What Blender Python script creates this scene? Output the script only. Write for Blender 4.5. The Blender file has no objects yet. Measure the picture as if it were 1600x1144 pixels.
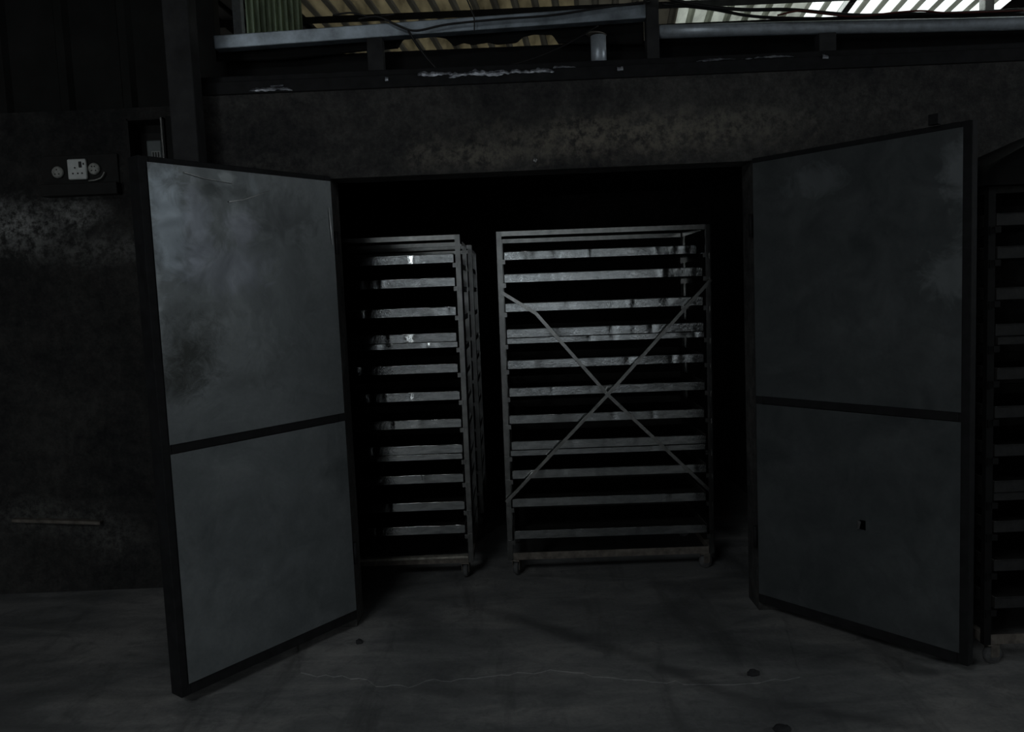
import bpy, bmesh, math, random
from mathutils import Vector, Matrix, noise

S = bpy.context.scene
C = S.collection
random.seed(7)

# ---------------------------------------------------------------- camera
FPX, PITCH, ROLL, YAW, CAM_H = 1270.0, -0.0899, 0.0420, -0.0034, 1.5
fw = Vector((math.sin(YAW) * math.cos(PITCH), math.cos(YAW) * math.cos(PITCH), math.sin(PITCH)))
r0 = Vector((math.cos(YAW), -math.sin(YAW), 0))
u0 = r0.cross(fw)
rt = r0 * math.cos(ROLL) - u0 * math.sin(ROLL)
up = u0 * math.cos(ROLL) + r0 * math.sin(ROLL)
cd = bpy.data.cameras.new('camera')
cam = bpy.data.objects.new('camera', cd)
C.objects.link(cam)
cam.matrix_world = Matrix(((rt.x, up.x, -fw.x, 0), (rt.y, up.y, -fw.y, 0), (rt.z, up.z, -fw.z, CAM_H), (0, 0, 0, 1)))
cd.sensor_width = 36.0
cd.lens = 36.0 * FPX / 1600.0
cd.clip_start = 0.05
S.camera = cam


def at(px, py, Y):
    """the place on the upright plane at depth Y that a photo pixel looks at (used to measure)"""
    d = fw + rt * ((px - 800) / FPX) - up * ((py - 572) / FPX)
    return Vector((0, 0, CAM_H)) + d * (Y / d.y)


def on_floor(px, py, z=0.0):
    d = fw + rt * ((px - 800) / FPX) - up * ((py - 572) / FPX)
    return Vector((0, 0, CAM_H)) + d * ((z - CAM_H) / d.z)


# ---------------------------------------------------------------- daylight and exposure
S.view_settings.view_transform = 'Standard'
S.view_settings.look = 'None'
S.view_settings.gamma = 1.0
S.view_settings.exposure = 0.0
S.view_settings.use_curve_mapping = False
SKY = 5.0
w = bpy.data.worlds.new('overcast_sky')
S.world = w
w.use_nodes = True
bg = w.node_tree.nodes['Background']
bg.inputs[0].default_value = (0.90, 0.97, 1.0, 1)
bg.inputs[1].default_value = SKY
S.cycles.use_denoising = True
S.cycles.max_bounces = 8
S.cycles.sample_clamp_indirect = 3.0


def portal(name, loc, rot, sx, sy):
    """marks an opening so that daylight is sampled through it (it gives no light of its own)"""
    ld = bpy.data.lights.new(name, 'AREA')
    ld.shape = 'RECTANGLE'
    ld.size, ld.size_y = sx, sy
    ld.cycles.is_portal = True
    o = bpy.data.objects.new(name, ld)
    o.location = loc
    o.rotation_euler = rot
    C.objects.link(o)


# hall openings: doorway behind the camera, window in the side wall, added unseen opening that lights the green sheet
DOORWAY = (-4.9, -3.8, 0.0, 2.6)      # x0, x1, z0, z1 in the wall at y = -6
SIDEWIN = (0.3, 2.0, 2.1, 3.4)      # y0, y1, z0, z1 in the wall at x = 7
ROOFGAP = (-3.3, -1.3, -3.5, -1.35)     # x0, x1, y0, y1 of an unseen roof opening added to light the floor
FAR_FILL = (6.6, 8.8, 2.2, 3.5)         # y0, y1, z0, z1 of an added opening for the green sheet, in the wall at x = -7
portal('doorway_daylight', ((DOORWAY[0] + DOORWAY[1]) / 2, -6.0, (DOORWAY[2] + DOORWAY[3]) / 2), (math.pi / 2, 0, 0), DOORWAY[1] - DOORWAY[0], DOORWAY[3] - DOORWAY[2])
portal('side_window_daylight', (7.0, (SIDEWIN[0] + SIDEWIN[1]) / 2, (SIDEWIN[2] + SIDEWIN[3]) / 2), (0, math.pi / 2, 0), SIDEWIN[3] - SIDEWIN[2], SIDEWIN[1] - SIDEWIN[0])
portal('roof_gap_daylight', ((ROOFGAP[0] + ROOFGAP[1]) / 2, (ROOFGAP[2] + ROOFGAP[3]) / 2, 4.40), (0, 0, 0), ROOFGAP[1] - ROOFGAP[0], ROOFGAP[3] - ROOFGAP[2])
portal('far_window_daylight', (-7.0, (FAR_FILL[0] + FAR_FILL[1]) / 2, (FAR_FILL[2] + FAR_FILL[3]) / 2), (0, -math.pi / 2, 0), FAR_FILL[3] - FAR_FILL[2], FAR_FILL[1] - FAR_FILL[0])


# ---------------------------------------------------------------- materials
class NT:
    def __init__(s, name):
        s.m = bpy.data.materials.new(name)
        s.m.use_nodes = True
        s.t = s.m.node_tree
        s.b = s.t.nodes['Principled BSDF']
        s.co = s.t.nodes.new('ShaderNodeTexCoord')

    def n(s, kind, **kw):
        x = s.t.nodes.new(kind)
        for k, v in kw.items():
            if k in ('ins',):
                for kk, vv in v.items():
                    x.inputs[kk].default_value = vv
            else:
                setattr(x, k, v)
        return x

    def l(s, a, b):
        s.t.links.new(a, b)

    def noise(s, scale, detail=6, rough=.6, vec=None, stretch=None, dist=0.0, src='Object'):
        x = s.n('ShaderNodeTexNoise', ins={'Scale': scale, 'Detail': detail, 'Roughness': rough, 'Distortion': dist})
        v = vec or s.co.outputs[src]
        if stretch:
            mp = s.n('ShaderNodeMapping')
            mp.inputs['Scale'].default_value = stretch
            s.l(v, mp.inputs['Vector'])
            v = mp.outputs[0]
        s.l(v, x.inputs['Vector'])
        return x.outputs['Fac']

    def ramp(s, fac, pts):
        x = s.n('ShaderNodeValToRGB')
        e = x.color_ramp.elements
        while len(e) < len(pts):
            e.new(0.5)
        for el, (p, c) in zip(e, pts):
            el.position = p
            el.color = (c, c, c, 1) if isinstance(c, (int, float)) else (*c, 1)
        s.l(fac, x.inputs[0])
        return x.outputs[0]

    def mix(s, fac, a, b, kind='MIX'):
        x = s.n('ShaderNodeMix', data_type='RGBA', blend_type=kind)
        if isinstance(fac, (int, float)):
            x.inputs[0].default_value = fac
        else:
            s.l(fac, x.inputs[0])
        for i, v in ((6, a), (7, b)):
            if isinstance(v, tuple):
                x.inputs[i].default_value = (*v, 1)
            else:
                s.l(v, x.inputs[i])
        return x.outputs[2]

    def math(s, op, a, b=None):
        x = s.n('ShaderNodeMath', operation=op)
        for i, v in ((0, a), (1, b)):
            if v is None:
                continue
            if isinstance(v, (int, float)):
                x.inputs[i].default_value = v
            else:
                s.l(v, x.inputs[i])
        return x.outputs[0]

    def blob(s, centre, radius, fuzz=.5, nz=None, amp=.6, ang=0.0):
        """a soft-edged stain of its own shape at a fixed place on the thing (object coordinates)"""
        mp = s.n('ShaderNodeMapping', vector_type='TEXTURE')
        mp.inputs['Location'].default_value = centre
        mp.inputs['Rotation'].default_value = (0, 0, ang)
        mp.inputs['Scale'].default_value = radius
        s.l(s.co.outputs['Object'], mp.inputs['Vector'])
        ln = s.n('ShaderNodeVectorMath', operation='LENGTH')
        s.l(mp.outputs[0], ln.inputs[0])
        d = ln.outputs['Value']
        if nz is not None:
            d = s.math('ADD', d, s.math('MULTIPLY', s.math('SUBTRACT', nz, .5), amp * 2))
        return s.ramp(d, [(max(0, 1 - fuzz), 1.0), (1.0, 0.0)]) if fuzz < 1 else s.ramp(d, [(0, 1.0), (1.0, 0.0)])

    def col(s, v):
        if isinstance(v, tuple):
            s.b.inputs['Base Color'].default_value = (*v, 1)
        else:
            s.l(v, s.b.inputs['Base Color'])

    def set(s, rough=None, metal=None, spec=None):
        for k, v in (('Roughness', rough), ('Metallic', metal), ('Specular IOR Level', spec)):
            if v is None:
                continue
            if isinstance(v, (int, float)):
                s.b.inputs[k].default_value = v
            else:
                s.l(v, s.b.inputs[k])

    def bump(s, h, strength=.3, dist=.01):
        x = s.n('ShaderNodeBump', ins={'Strength': strength, 'Distance': dist})
        s.l(h, x.inputs['Height'])
        s.l(x.outputs[0], s.b.inputs['Normal'])
        return s.m


def plain(name, c, rough=.6, metal=0.0, var=.35, scale=14, bump=.15, spec=.5):
    t = NT(name)
    f = t.noise(scale)
    lo = tuple(x * (1 - var) for x in c)
    hi = tuple(min(1, x * (1 + var)) for x in c)
    t.col(t.ramp(f, [(.3, lo), (.7, hi)]))
    t.set(rough, metal, spec)
    t.bump(t.noise(scale * 4), bump, .004)
    return t.m


def mat_concrete_floor():
    t = NT('worn_concrete_floor')
    a = t.noise(.9, 8, .62, dist=.6)
    b = t.noise(3.5, 8, .65, stretch=(.5, 1.6, 1), dist=.8)
    c = t.noise(60, 4, .6)
    f = t.math('ADD', t.math('MULTIPLY', a, .55), t.math('ADD', t.math('MULTIPLY', b, .35), t.math('MULTIPLY', c, .10)))
    base = t.ramp(f, [(.38, (.13, .135, .138)), (.5, (.25, .252, .25)), (.60, (.40, .388, .375))])
    base = t.mix(t.ramp(t.noise(8, 8, .75, dist=1.2), [(.52, 0.0), (.66, .5)]), base, (.13, .132, .135))
    base = t.mix(t.math('MULTIPLY', t.blob((-3.1, 2.6, 0), (2.0, 2.6, 1), .9, b, .4), .75), base, (.085, .085, .083))  # left floor darkened in the colour, in place of shade
    # rubber-wheel tracks into the chamber
    wv = t.noise(1.3, 5, .6, stretch=(3.2, .5, 1), dist=.4)
    base = t.mix(t.ramp(wv, [(.54, 0.0), (.68, .55)]), base, (.06, .06, .062))
    # long dark wheel streaks and darker patches, each at its place on the floor
    edge = t.noise(3, 6, .6, dist=.5)
    for (p0, p1, wid, amt) in (((740, 945), (1010, 1032), .07, .6), ((960, 1015), (1230, 1120), .06, .6), ((1180, 1095), (1480, 1144), .05, .5), ((1010, 905), (1090, 925), .10, .5),
                               ((1050, 905), (1180, 930), .16, .45), ((570, 930), (700, 985), .12, .35), ((600, 1075), (900, 1085), .05, .3), ((1000, 1040), (1150, 1060), .05, .45)):
        a, b_ = on_floor(*p0), on_floor(*p1)
        c_, d_ = (a + b_) / 2, b_ - a
        base = t.mix(t.math('MULTIPLY', t.blob((c_.x, c_.y, 0), (d_.length / 2 * 1.15, wid, 1), .8, edge, .5, math.atan2(d_.y, d_.x)), amt), base, (.07, .07, .072))
    t.col(base)
    t.set(t.ramp(b, [(.3, .55), (.7, .85)]), 0, .35)
    h = t.math('ADD', t.math('MULTIPLY', b, .7), t.math('MULTIPLY', c, .3))
    t.bump(h, .35, .012)
    return t.m


def mat_soot_wall(name, pale=(), k=1.0):
    t = NT(name)
    a = t.noise(2.2, 10, .7, dist=.5)
    b = t.noise(16, 8, .7)
    c = t.noise(70, 5, .7)
    f = t.math('ADD', t.math('MULTIPLY', a, .45), t.math('ADD', t.math('MULTIPLY', b, .35), t.math('MULTIPLY', c, .20)))
    base = t.ramp(f, [(.40, (.028 * k, .028 * k, .030 * k)), (.5, (.062 * k, .060 * k, .058 * k)), (.62, (.12 * k, .115 * k, .108 * k))])
    edge = t.noise(5, 8, .75, dist=.6)
    fine = t.noise(24, 8, .75)
    for (cx, cy, cz, rx, rz, amt, colr) in pale:
        m = t.blob((cx, cy, cz), (rx, 3.0, rz), .75, edge, .9)
        m = t.math('MULTIPLY', m, t.ramp(fine, [(.42, .05), (.58, 1.0)]))
        base = t.mix(t.math('MULTIPLY', m, amt), base, colr)
    t.col(base)
    t.set(.9, 0, .25)
    h = t.math('ADD', t.math('MULTIPLY', a, .6), t.math('MULTIPLY', b, .4))
    t.bump(h, .7, .03)
    return t.m


def mat_galvanised(name, stains=(), smears_and_shade=(), k=1.0):
    t = NT(name)
    big = t.noise(2.0, 6, .6, dist=.8)
    mid = t.noise(7, 8, .65, dist=1.0)
    fine = t.noise(70, 4, .6)
    f = t.math('ADD', t.math('MULTIPLY', big, .5), t.math('ADD', t.math('MULTIPLY', mid, .35), t.math('MULTIPLY', fine, .15)))
    base = t.ramp(f, [(.36, (.17 * k, .19 * k, .197 * k)), (.52, (.23 * k, .25 * k, .258 * k)), (.66, (.30 * k, .322 * k, .33 * k))])
    rough = t.ramp(mid, [(.35, .42), (.65, .58)])
    edge = t.noise(14, 8, .8, dist=.8)
    for (cx, cz, rx, rz, amt, colr) in smears_and_shade:
        m = t.blob((cx, 0, cz), (rx, 1, rz), .6, t.noise(9, 5, .6, dist=2.2), .9)
        base = t.mix(t.math('MULTIPLY', m, amt), base, colr)
    for (cx, cz, rx, rz, amt, colr) in stains:
        m = t.blob((cx, 0, cz), (rx, 1, rz), .9, edge, 1.1)
        base = t.mix(t.math('MULTIPLY', m, amt), base, colr)
    t.col(base)
    t.set(rough, .55, .5)
    t.bump(t.math('ADD', t.math('MULTIPLY', big, .8), t.math('MULTIPLY', mid, .2)), .25, .02)
    return t.m


def mat_tray():
    t = NT('crinkled_aluminium')
    a = t.noise(9, 5, .6, dist=1.5, stretch=(1, 1, 2.5))
    b = t.noise(45, 4, .6, dist=1.0)
    t.col(t.ramp(a, [(.35, (.50, .52, .52)), (.55, (.68, .70, .70)), (.75, (.80, .81, .80))]))
    t.set(t.ramp(b, [(.3, .05), (.7, .12)]), 1.0)
    cr = t.noise(26, 3, .55, dist=2.5, stretch=(1, 1, 1.6))
    cr = t.ramp(t.math('ABSOLUTE', t.math('SUBTRACT', cr, .5)), [(0.0, 1.0), (.09, 0.0)])
    t.bump(t.math('ADD', t.math('MULTIPLY', a, .80), t.math('ADD', t.math('MULTIPLY', b, .05), t.math('MULTIPLY', cr, .15))), .075, .012)
    return t.m


def mat_sheet(name, colr, trans, gr=(.5, 1.0)):
    """old fibreglass roof sheet: passes some daylight, dirt in streaks along the ribs"""
    t = NT(name)
    out = t.t.nodes['Material Output']
    n1 = t.noise(3.0, 6, .6, stretch=(3, .6, 1))
    c = t.mix(t.ramp(n1, [(.3, 0.0), (.7, 1.0)]), tuple(x * gr[0] for x in colr), tuple(x * gr[1] for x in colr))
    t.col(c)
    t.set(.6, 0, .4)
    tr = t.n('ShaderNodeBsdfTranslucent')
    t.l(c, tr.inputs[0])
    mx = t.n('ShaderNodeMixShader')
    mx.inputs[0].default_value = trans
    t.l(t.b.outputs[0], mx.inputs[1])
    t.l(tr.outputs[0], mx.inputs[2])
    t.l(mx.outputs[0], out.inputs[0])
    return t.m


def mat_reflection_panel():  # added unseen panel; its tones are made for the tray reflections
    t = NT('grimy_translucent_sheet')
    out = t.t.nodes['Material Output']
    a = t.noise(1.5, 6, .68, stretch=(1.5, 1, .7), dist=.8)
    c = t.ramp(a, [(.36, (.004, .0042, .0045)), (.46, (.016, .017, .019)), (.54, (.044, .043, .041)), (.62, (.24, .25, .26))])
    zz = t.n('ShaderNodeSeparateXYZ')
    t.l(t.co.outputs['Object'], zz.inputs[0])
    c = t.mix(t.ramp(t.math('MULTIPLY', zz.outputs['Z'], .36), [(.2, .62), (.6, 0.0)]), c, (.014, .014, .015))
    c = t.mix(t.ramp(t.math('MULTIPLY', zz.outputs['Z'], .36), [(.83, 0.0), (.89, .5)]), c, (.14, .145, .15))
    for (cx, cz, rx, rz, amt) in ((.08, 2.38, .28, .34, .8), (-1.5, 2.52, .28, .16, .7), (1.2, .85, .22, .25, .5), (2.2, 2.5, .12, .12, .7), (.2, 1.75, .3, .2, .5)):  # bright spots painted in for highlights on the tray lips
        c = t.mix(t.math('MULTIPLY', t.blob((cx, -6.1, cz), (rx, 1, rz), .6, t.noise(4, 5, .6), .5), amt), c, (.42, .44, .46))
    t.col(c)
    t.set(.7, 0, .2)
    tr = t.n('ShaderNodeBsdfTranslucent')
    t.l(c, tr.inputs[0])
    mx = t.n('ShaderNodeMixShader')
    mx.inputs[0].default_value = .85
    t.l(t.b.outputs[0], mx.inputs[1])
    t.l(tr.outputs[0], mx.inputs[2])
    t.l(mx.outputs[0], out.inputs[0])
    return t.m


M = {}
M['floor'] = mat_concrete_floor()
M['facade'] = mat_soot_wall('sooty_plaster', pale=[
    (.55, 3.62, 2.16, .95, .12, .9, (.25, .225, .185)), (-.12, 3.62, 2.10, .40, .07, .75, (.23, .21, .175)),
    (1.0, 3.62, 2.20, .35, .09, .5, (.2, .19, .16)), (1.5, 3.62, 2.25, .5, .15, .35, (.17, .165, .15)), (-1.0, 3.62, 2.1, .2, .06, .4, (.17, .165, .15))], k=.95)
M['leftwall'] = mat_soot_wall('sooty_rough_plaster', pale=[
    (-2.62, 4.25, 1.94, .42, .17, 1.0, (.34, .34, .33)), (-2.25, 4.25, 2.0, .22, .12, .9, (.28, .28, .27)), (-2.15, 4.25, 1.82, .5, .12, .6, (.2, .2, .19)), (-2.55, 4.25, .42, .4, .12, .5, (.15, .15, .14)),
    (-2.2, 4.25, .3, .25, .15, .5, (.14, .14, .13))], k=.5)
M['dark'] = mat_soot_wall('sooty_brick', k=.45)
M['hall'] = plain('sooty_hall_blockwork', (.06, .06, .058), .9, scale=5)
M['frame'] = plain('dark_painted_steel', (.016, .016, .017), .65, 0, scale=20, spec=.2)
M['post'] = plain('blackened_steel_post', (.04, .04, .041), .75, 0, scale=10, spec=.2)
M['cladding'] = plain('sooty_cladding', (.017, .017, .016), .8, scale=5, spec=.2)
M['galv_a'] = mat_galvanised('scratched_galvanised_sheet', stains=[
    (.72, 1.33, .16, .17, .85, (.035, .038, .032)), (.80, 1.22, .14, .10, .7, (.04, .042, .036)), (.66, 1.48, .2, .06, .3, (.06, .065, .06)), (.5, 1.2, .2, .06, .25, (.08, .09, .085))],
    smears_and_shade=[(.30, 1.55, .22, .40, .55, (.14, .155, .16)), (.28, 1.86, .22, .14, .6, (.12, .13, .135)), (.78, 1.80, .10, .26, .75, (.46, .52, .58)), (.66, 1.80, .07, .20, .6, (.42, .45, .52)), (.47, 1.80, .085, .085, .7, (.42, .44, .50)), (.55, 1.64, .24, .12, .5, (.34, .36, .42)),  # broad dark hinge-side ones put shade into the sheet colour
            (.52, 1.985, .045, .03, .7, (.42, .45, .46)), (.40, 1.97, .03, .05, .5, (.36, .40, .43)), (.60, 1.94, .07, .05, .7, (.08, .09, .09)), (.46, 1.93, .06, .04, .6, (.09, .10, .10)), (.855, 1.90, .03, .14, .6, (.5, .58, .62)), (.845, 1.60, .03, .25, .5, (.42, .46, .48)),
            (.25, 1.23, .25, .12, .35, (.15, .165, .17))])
M['galv_b'] = mat_galvanised('dull_galvanised_sheet', smears_and_shade=[(.88, 1.85, .1, .16, .4, (.45, .48, .5)), (.84, 1.5, .14, .12, .35, (.4, .43, .44)), (.3, 1.9, .15, .08, .3, (.4, .43, .45))], k=.5)  # darker copy of the door sheet, with this leaf's shade in the colour
M['tray'] = mat_tray()
M['sooty_tray'] = plain('sooty_tray_metal', (.07, .07, .07), .4, .6, .4, 14, .1)  # trays of the outside rack, their dimness put into the colour
M['baked'] = plain('burnt_on_tray_inside', (.035, .033, .03), .7, .2, .4, 20)  # shade between the tray levels, painted as a dark inside
M['sooty_rack'] = plain('sooty_steel_angle', (.014, .014, .014), .7, .2, .3, 18, spec=.2)  # outside rack steel, darkened in colour to stand in shade
M['rack'] = plain('dulled_steel_angle', (.34, .34, .33), .2, 1.0, .3, 18, .06)
M['brace'] = plain('welded_flat_bar', (.5, .5, .48), .2, 1.0, .3, 25, .06)
M['dusty'] = plain('dusty_rusted_steel', (.16, .14, .12), .85, .1, .5, 22)
M['dust'] = plain('pale_dust', (.36, .34, .29), .95, 0, .5, 30)
M['rubber'] = plain('worn_caster_rubber', (.10, .10, .10), .7, 0, .3, 40)
M['scratch'] = plain('bare_scratched_zinc', (.75, .77, .78), .5, .3)
M['zinc'] = plain('zinc_plate', (.4, .4, .4), .4, .9)
M['pipe'] = plain('blue_grey_steel_pipe', (.60, .66, .73), .38, .4, .2, 30)
M['beam'] = plain('grey_box_steel', (.36, .41, .46), .42, .4, .55, 9)
M['black'] = plain('black_plastic', (.009, .009, .009), .6, 0, .3, 12, .2, .15)
M['cable'] = plain('black_cable', (.015, .014, .014), .5)
M['red_cable'] = plain('dull_red_cable', (.10, .02, .015), .5)
M['white'] = plain('aged_white_plastic', (.78, .80, .78), .4, 0, .12, 30, .05)
M['grey_plate'] = plain('dirty_socket_plate', (.42, .42, .39), .5, 0, .45, 60, .1)
M['hole'] = plain('socket_black', (.01, .01, .01), .6)
M['wood'] = plain('blackened_wood_board', (.014, .013, .012), .8, 0, .4, 12)
M['meter'] = plain('grey_meter_glass', (.12, .14, .14), .3, 0, .2, 20)
M['label_paper'] = plain('meter_label', (.3, .31, .3), .6, 0, .2, 80)
M['stone'] = plain('dark_stone', (.03, .03, .032), .9)
M['roof'] = plain('rusty_roof_sheet', (.06, .05, .04), .8, .1, .4, 4)
M['roof_brown'] = mat_sheet('weathered_brown_sheet', (.031, .025, .014), .5, (.15, 1.5))
M['roof_dim'] = mat_sheet('sooty_sheet', (.018, .016, .012), .5, (.5, 1.3))
M['rib_dark'] = mat_sheet('dirt_filled_brown_rib', (.010, .009, .007), .4, (.5, 1.3))
M['rib_pale'] = mat_sheet('dirt_filled_pale_rib', (.045, .048, .036), .5, (.5, 1.3))
M['rib_clear'] = mat_sheet('dirt_filled_clear_rib', (.09, .092, .075), .5, (.5, 1.3))
M['roof_pale'] = mat_sheet('pale_fibreglass_sheet', (.20, .205, .175), .5, (.4, 1.15))
M['roof_clear'] = mat_sheet('clear_fibreglass_sheet', (.55, .56, .53), .65, (.8, 1.1))
M['grimy_sheet'] = mat_reflection_panel()
M['green_sheet'] = mat_sheet('green_fibreglass_sheet', (.5, .62, .44), .5, (.4, 1.2))


def mat_foil():
    t = NT('crumpled_foil_tape')
    b = t.noise(40, 6, .7, stretch=(.6, 1, 2))
    t.col(t.ramp(b, [(.38, (.10, .10, .12)), (.5, (.55, .57, .63)), (.65, (.8, .82, .88))]))
    t.set(.35, .7)
    return t.bump(b, .4, .006)


M['foil'] = mat_foil()


# ---------------------------------------------------------------- mesh helpers
class MB:
    def __init__(s):
        s.bm = bmesh.new()

    def box(s, lo, hi, bev=0.0, mat=None):
        lo, hi = Vector(lo), Vector(hi)
        g = bmesh.ops.create_cube(s.bm, size=1.0)
        vs = g['verts']
        for v in vs:
            v.co = Vector((lo.x + (v.co.x + .5) * (hi.x - lo.x), lo.y + (v.co.y + .5) * (hi.y - lo.y), lo.z + (v.co.z + .5) * (hi.z - lo.z)))
        if bev > 0:
            es = list({e for v in vs for e in v.link_edges})
            r = bmesh.ops.bevel(s.bm, geom=es, offset=bev, segments=2, affect='EDGES', profile=.5)
            vs = list({v for f in r['faces'] for v in f.verts} | {v for v in vs if v.is_valid})
        if mat is not None:
            for v in vs:
                v.co = mat @ v.co
        return s

    def bar(s, a, b, w, t, normal=(0, 1, 0), bev=0.0):
        """a flat or square bar from a to b; w across, t along normal"""
        a, b = Vector(a), Vector(b)
        z = (b - a).normalized()
        y = Vector(normal)
        y = (y - z * y.dot(z)).normalized()
        x = y.cross(z)
        m = Matrix(((x.x, y.x, z.x, a.x), (x.y, y.y, z.y, a.y), (x.z, y.z, z.z, a.z), (0, 0, 0, 1)))
        return s.box((-w / 2, -t / 2, 0), (w / 2, t / 2, (b - a).length), bev, m)

    def angle(s, a, b, w, t, d1, d2):
        """an L-section from a to b with legs of width w along d1 and d2"""
        a, b, d1, d2 = Vector(a), Vector(b), Vector(d1), Vector(d2)
        pr = [Vector((0, 0, 0)), d1 * w, d1 * w + d2 * t, d1 * t + d2 * t, d1 * t + d2 * w, d2 * w]
        va = [s.bm.verts.new(a + p) for p in pr]
        vb = [s.bm.verts.new(b + p) for p in pr]
        n = len(pr)
        for i in range(n):
            s.bm.faces.new((va[i], va[(i + 1) % n], vb[(i + 1) % n], vb[i]))
        s.bm.faces.new(va[::-1])
        s.bm.faces.new(vb)
        return s

    def tube(s, pts, r, seg=8, cap=True):
        pts = [Vector(p) for p in pts]
        rings = []
        px = None
        for i, p in enumerate(pts):
            d = (pts[min(i + 1, len(pts) - 1)] - pts[max(i - 1, 0)]).normalized()
            if px is None:
                px = d.orthogonal().normalized()
            px = (px - d * px.dot(d)).normalized()
            py = d.cross(px)
            rr = r[i] if isinstance(r, (list, tuple)) else r
            rings.append([s.bm.verts.new(p + (px * math.cos(2 * math.pi * k / seg) + py * math.sin(2 * math.pi * k / seg)) * rr) for k in range(seg)])
        for A, B in zip(rings, rings[1:]):
            for k in range(seg):
                s.bm.faces.new((A[k], A[(k + 1) % seg], B[(k + 1) % seg], B[k])).smooth = True
        if cap:
            s.bm.faces.new(rings[0][::-1])
            s.bm.faces.new(rings[-1])
        return s

    def lathe(s, prof, seg=20, mat=None):
        """(radius, z) profile turned about the local z axis"""
        mat = mat or Matrix()
        rings = []
        for r, z in prof:
            rings.append([s.bm.verts.new(mat @ Vector((r * math.cos(2 * math.pi * k / seg), r * math.sin(2 * math.pi * k / seg), z))) for k in range(seg)])
        for A, B in zip(rings, rings[1:]):
            for k in range(seg):
                s.bm.faces.new((A[k], A[(k + 1) % seg], B[(k + 1) % seg], B[k])).smooth = True
        s.bm.faces.new(rings[0][::-1])
        s.bm.faces.new(rings[-1])
        return s

    def grid(s, fn, nu, nv, smooth=True):
        g = [[s.bm.verts.new(fn(i / nu, j / nv)) for j in range(nv + 1)] for i in range(nu + 1)]
        for i in range(nu):
            for j in range(nv):
                s.bm.faces.new((g[i][j], g[i + 1][j], g[i + 1][j + 1], g[i][j + 1])).smooth = smooth
        return s

    def build(s, name, mat, parent=None, recalc=True):
        if recalc:
            bmesh.ops.recalc_face_normals(s.bm, faces=s.bm.faces)
        me = bpy.data.meshes.new(name)
        s.bm.to_mesh(me)
        s.bm.free()
        me.materials.append(mat)
        o = bpy.data.objects.new(name, me)
        C.objects.link(o)
        if parent is not None:
            o.parent = parent
        return o


def tag(o, label, cat, group=None, kind=None):
    o['label'] = label
    o['category'] = cat
    if group:
        o['group'] = group
    if kind:
        o['kind'] = kind
    return o


def struct(o, label, cat):
    return tag(o, label, cat, kind='structure')


def empty(name, loc=(0, 0, 0), rz=0.0, ry=0.0):
    o = bpy.data.objects.new(name, None)
    o.empty_display_size = .1
    o.location = loc
    o.rotation_euler = (0, ry, rz)
    C.objects.link(o)
    return o


def copy_tree(o, parent=None):
    c = o.copy()
    C.objects.link(c)
    c.parent = parent
    for ch in list(o.children):
        copy_tree(ch, c)
    return c


# ---------------------------------------------------------------- the setting
ROOF_Z = lambda y: 3.86 - .05 * (y - 7.0)

fl = MB()
def floor_fn(u, v):
    x, y = -7.2 + 14.4 * u, -6.2 + 16.0 * v
    z = -0.0015 + .0015 * noise.noise(Vector((x * .9, y * .9, 0)))
    return Vector((x, y, min(z, 0.0)))
fl.grid(floor_fn, 90, 100)
struct(fl.build('floor', M['floor']), 'worn grey concrete floor with dark wheel tracks and blotches', 'floor')

# a thin overlay screed with a broken edge in front of the chamber
sc_ = MB()
edge = []
for i in range(61):
    px = 470 + i * (1250 - 470) / 60
    wob = 9 * noise.noise(Vector((i * .35, 3.1, 0))) + 5 * noise.noise(Vector((i * 1.1, 8.1, 0)))
    base = 1052 + 10 * math.sin(i * .16) + (8 if i > 8 else 0)
    edge.append(on_floor(px, base + wob, .0016))
far = [Vector((p.x * 1.12, 3.55, .0012)) for p in edge]
v1 = [sc_.bm.verts.new(p) for p in edge]
v2 = [sc_.bm.verts.new(p) for p in far]
v0 = [sc_.bm.verts.new(Vector((p.x, p.y - .004, -.012))) for p in edge]
for i in range(60):
    sc_.bm.faces.new((v1[i], v1[i + 1], v2[i + 1], v2[i]))
    sc_.bm.faces.new((v0[i], v0[i + 1], v1[i + 1], v1[i]))
struct(sc_.build('floor_screed', M['floor']), 'thin patch of smoother concrete with a ragged front edge before the chamber', 'floor')

# chamber front wall with its opening
OX0, OX1, OZ = -.775, 1.075, 2.03
FY, FT = 3.62, .16
TOPZ = 2.405


def rough_block(mb, lo, hi, step=.09, amp=.006, seed=0):
    """a plastered block: its front face is uneven, its other faces are flat"""
    lo, hi = Vector(lo), Vector(hi)
    nx = max(1, int((hi.x - lo.x) / step))
    nz = max(1, int((hi.z - lo.z) / step))

    def f(u, v):
        x, z = lo.x + (hi.x - lo.x) * u, lo.z + (hi.z - lo.z) * v
        e = min(u, 1 - u, v, 1 - v)
        k = amp if e > 1e-6 else 0
        return Vector((x, lo.y + k * (noise.noise(Vector((x * 3, z * 3, seed))) + .5 * noise.noise(Vector((x * 9, z * 9, seed)))), z))
    mb.grid(f, nx, nz)
    b = [Vector((x, y, z)) for y in (lo.y, hi.y) for x, z in ((lo.x, lo.z), (hi.x, lo.z), (hi.x, hi.z), (lo.x, hi.z))]
    vs = [mb.bm.verts.new(p) for p in b]
    for q in ((4, 5, 6, 7), (0, 1, 5, 4), (1, 2, 6, 5), (2, 3, 7, 6), (3, 0, 4, 7)):
        mb.bm.faces.new([vs[i] for i in q])


wf = MB()
rough_block(wf, (-1.40, FY, 0), (OX0, FY + FT, OZ))
rough_block(wf, (OX1, FY, 0), (7.0, FY + FT, OZ))
rough_block(wf, (-1.40, FY, OZ), (7.0, FY + FT, TOPZ))
struct(wf.build('wall_front', M['facade']), 'soot-blackened plaster wall with the wide chamber opening and a flaking pale patch over it', 'wall')

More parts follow.
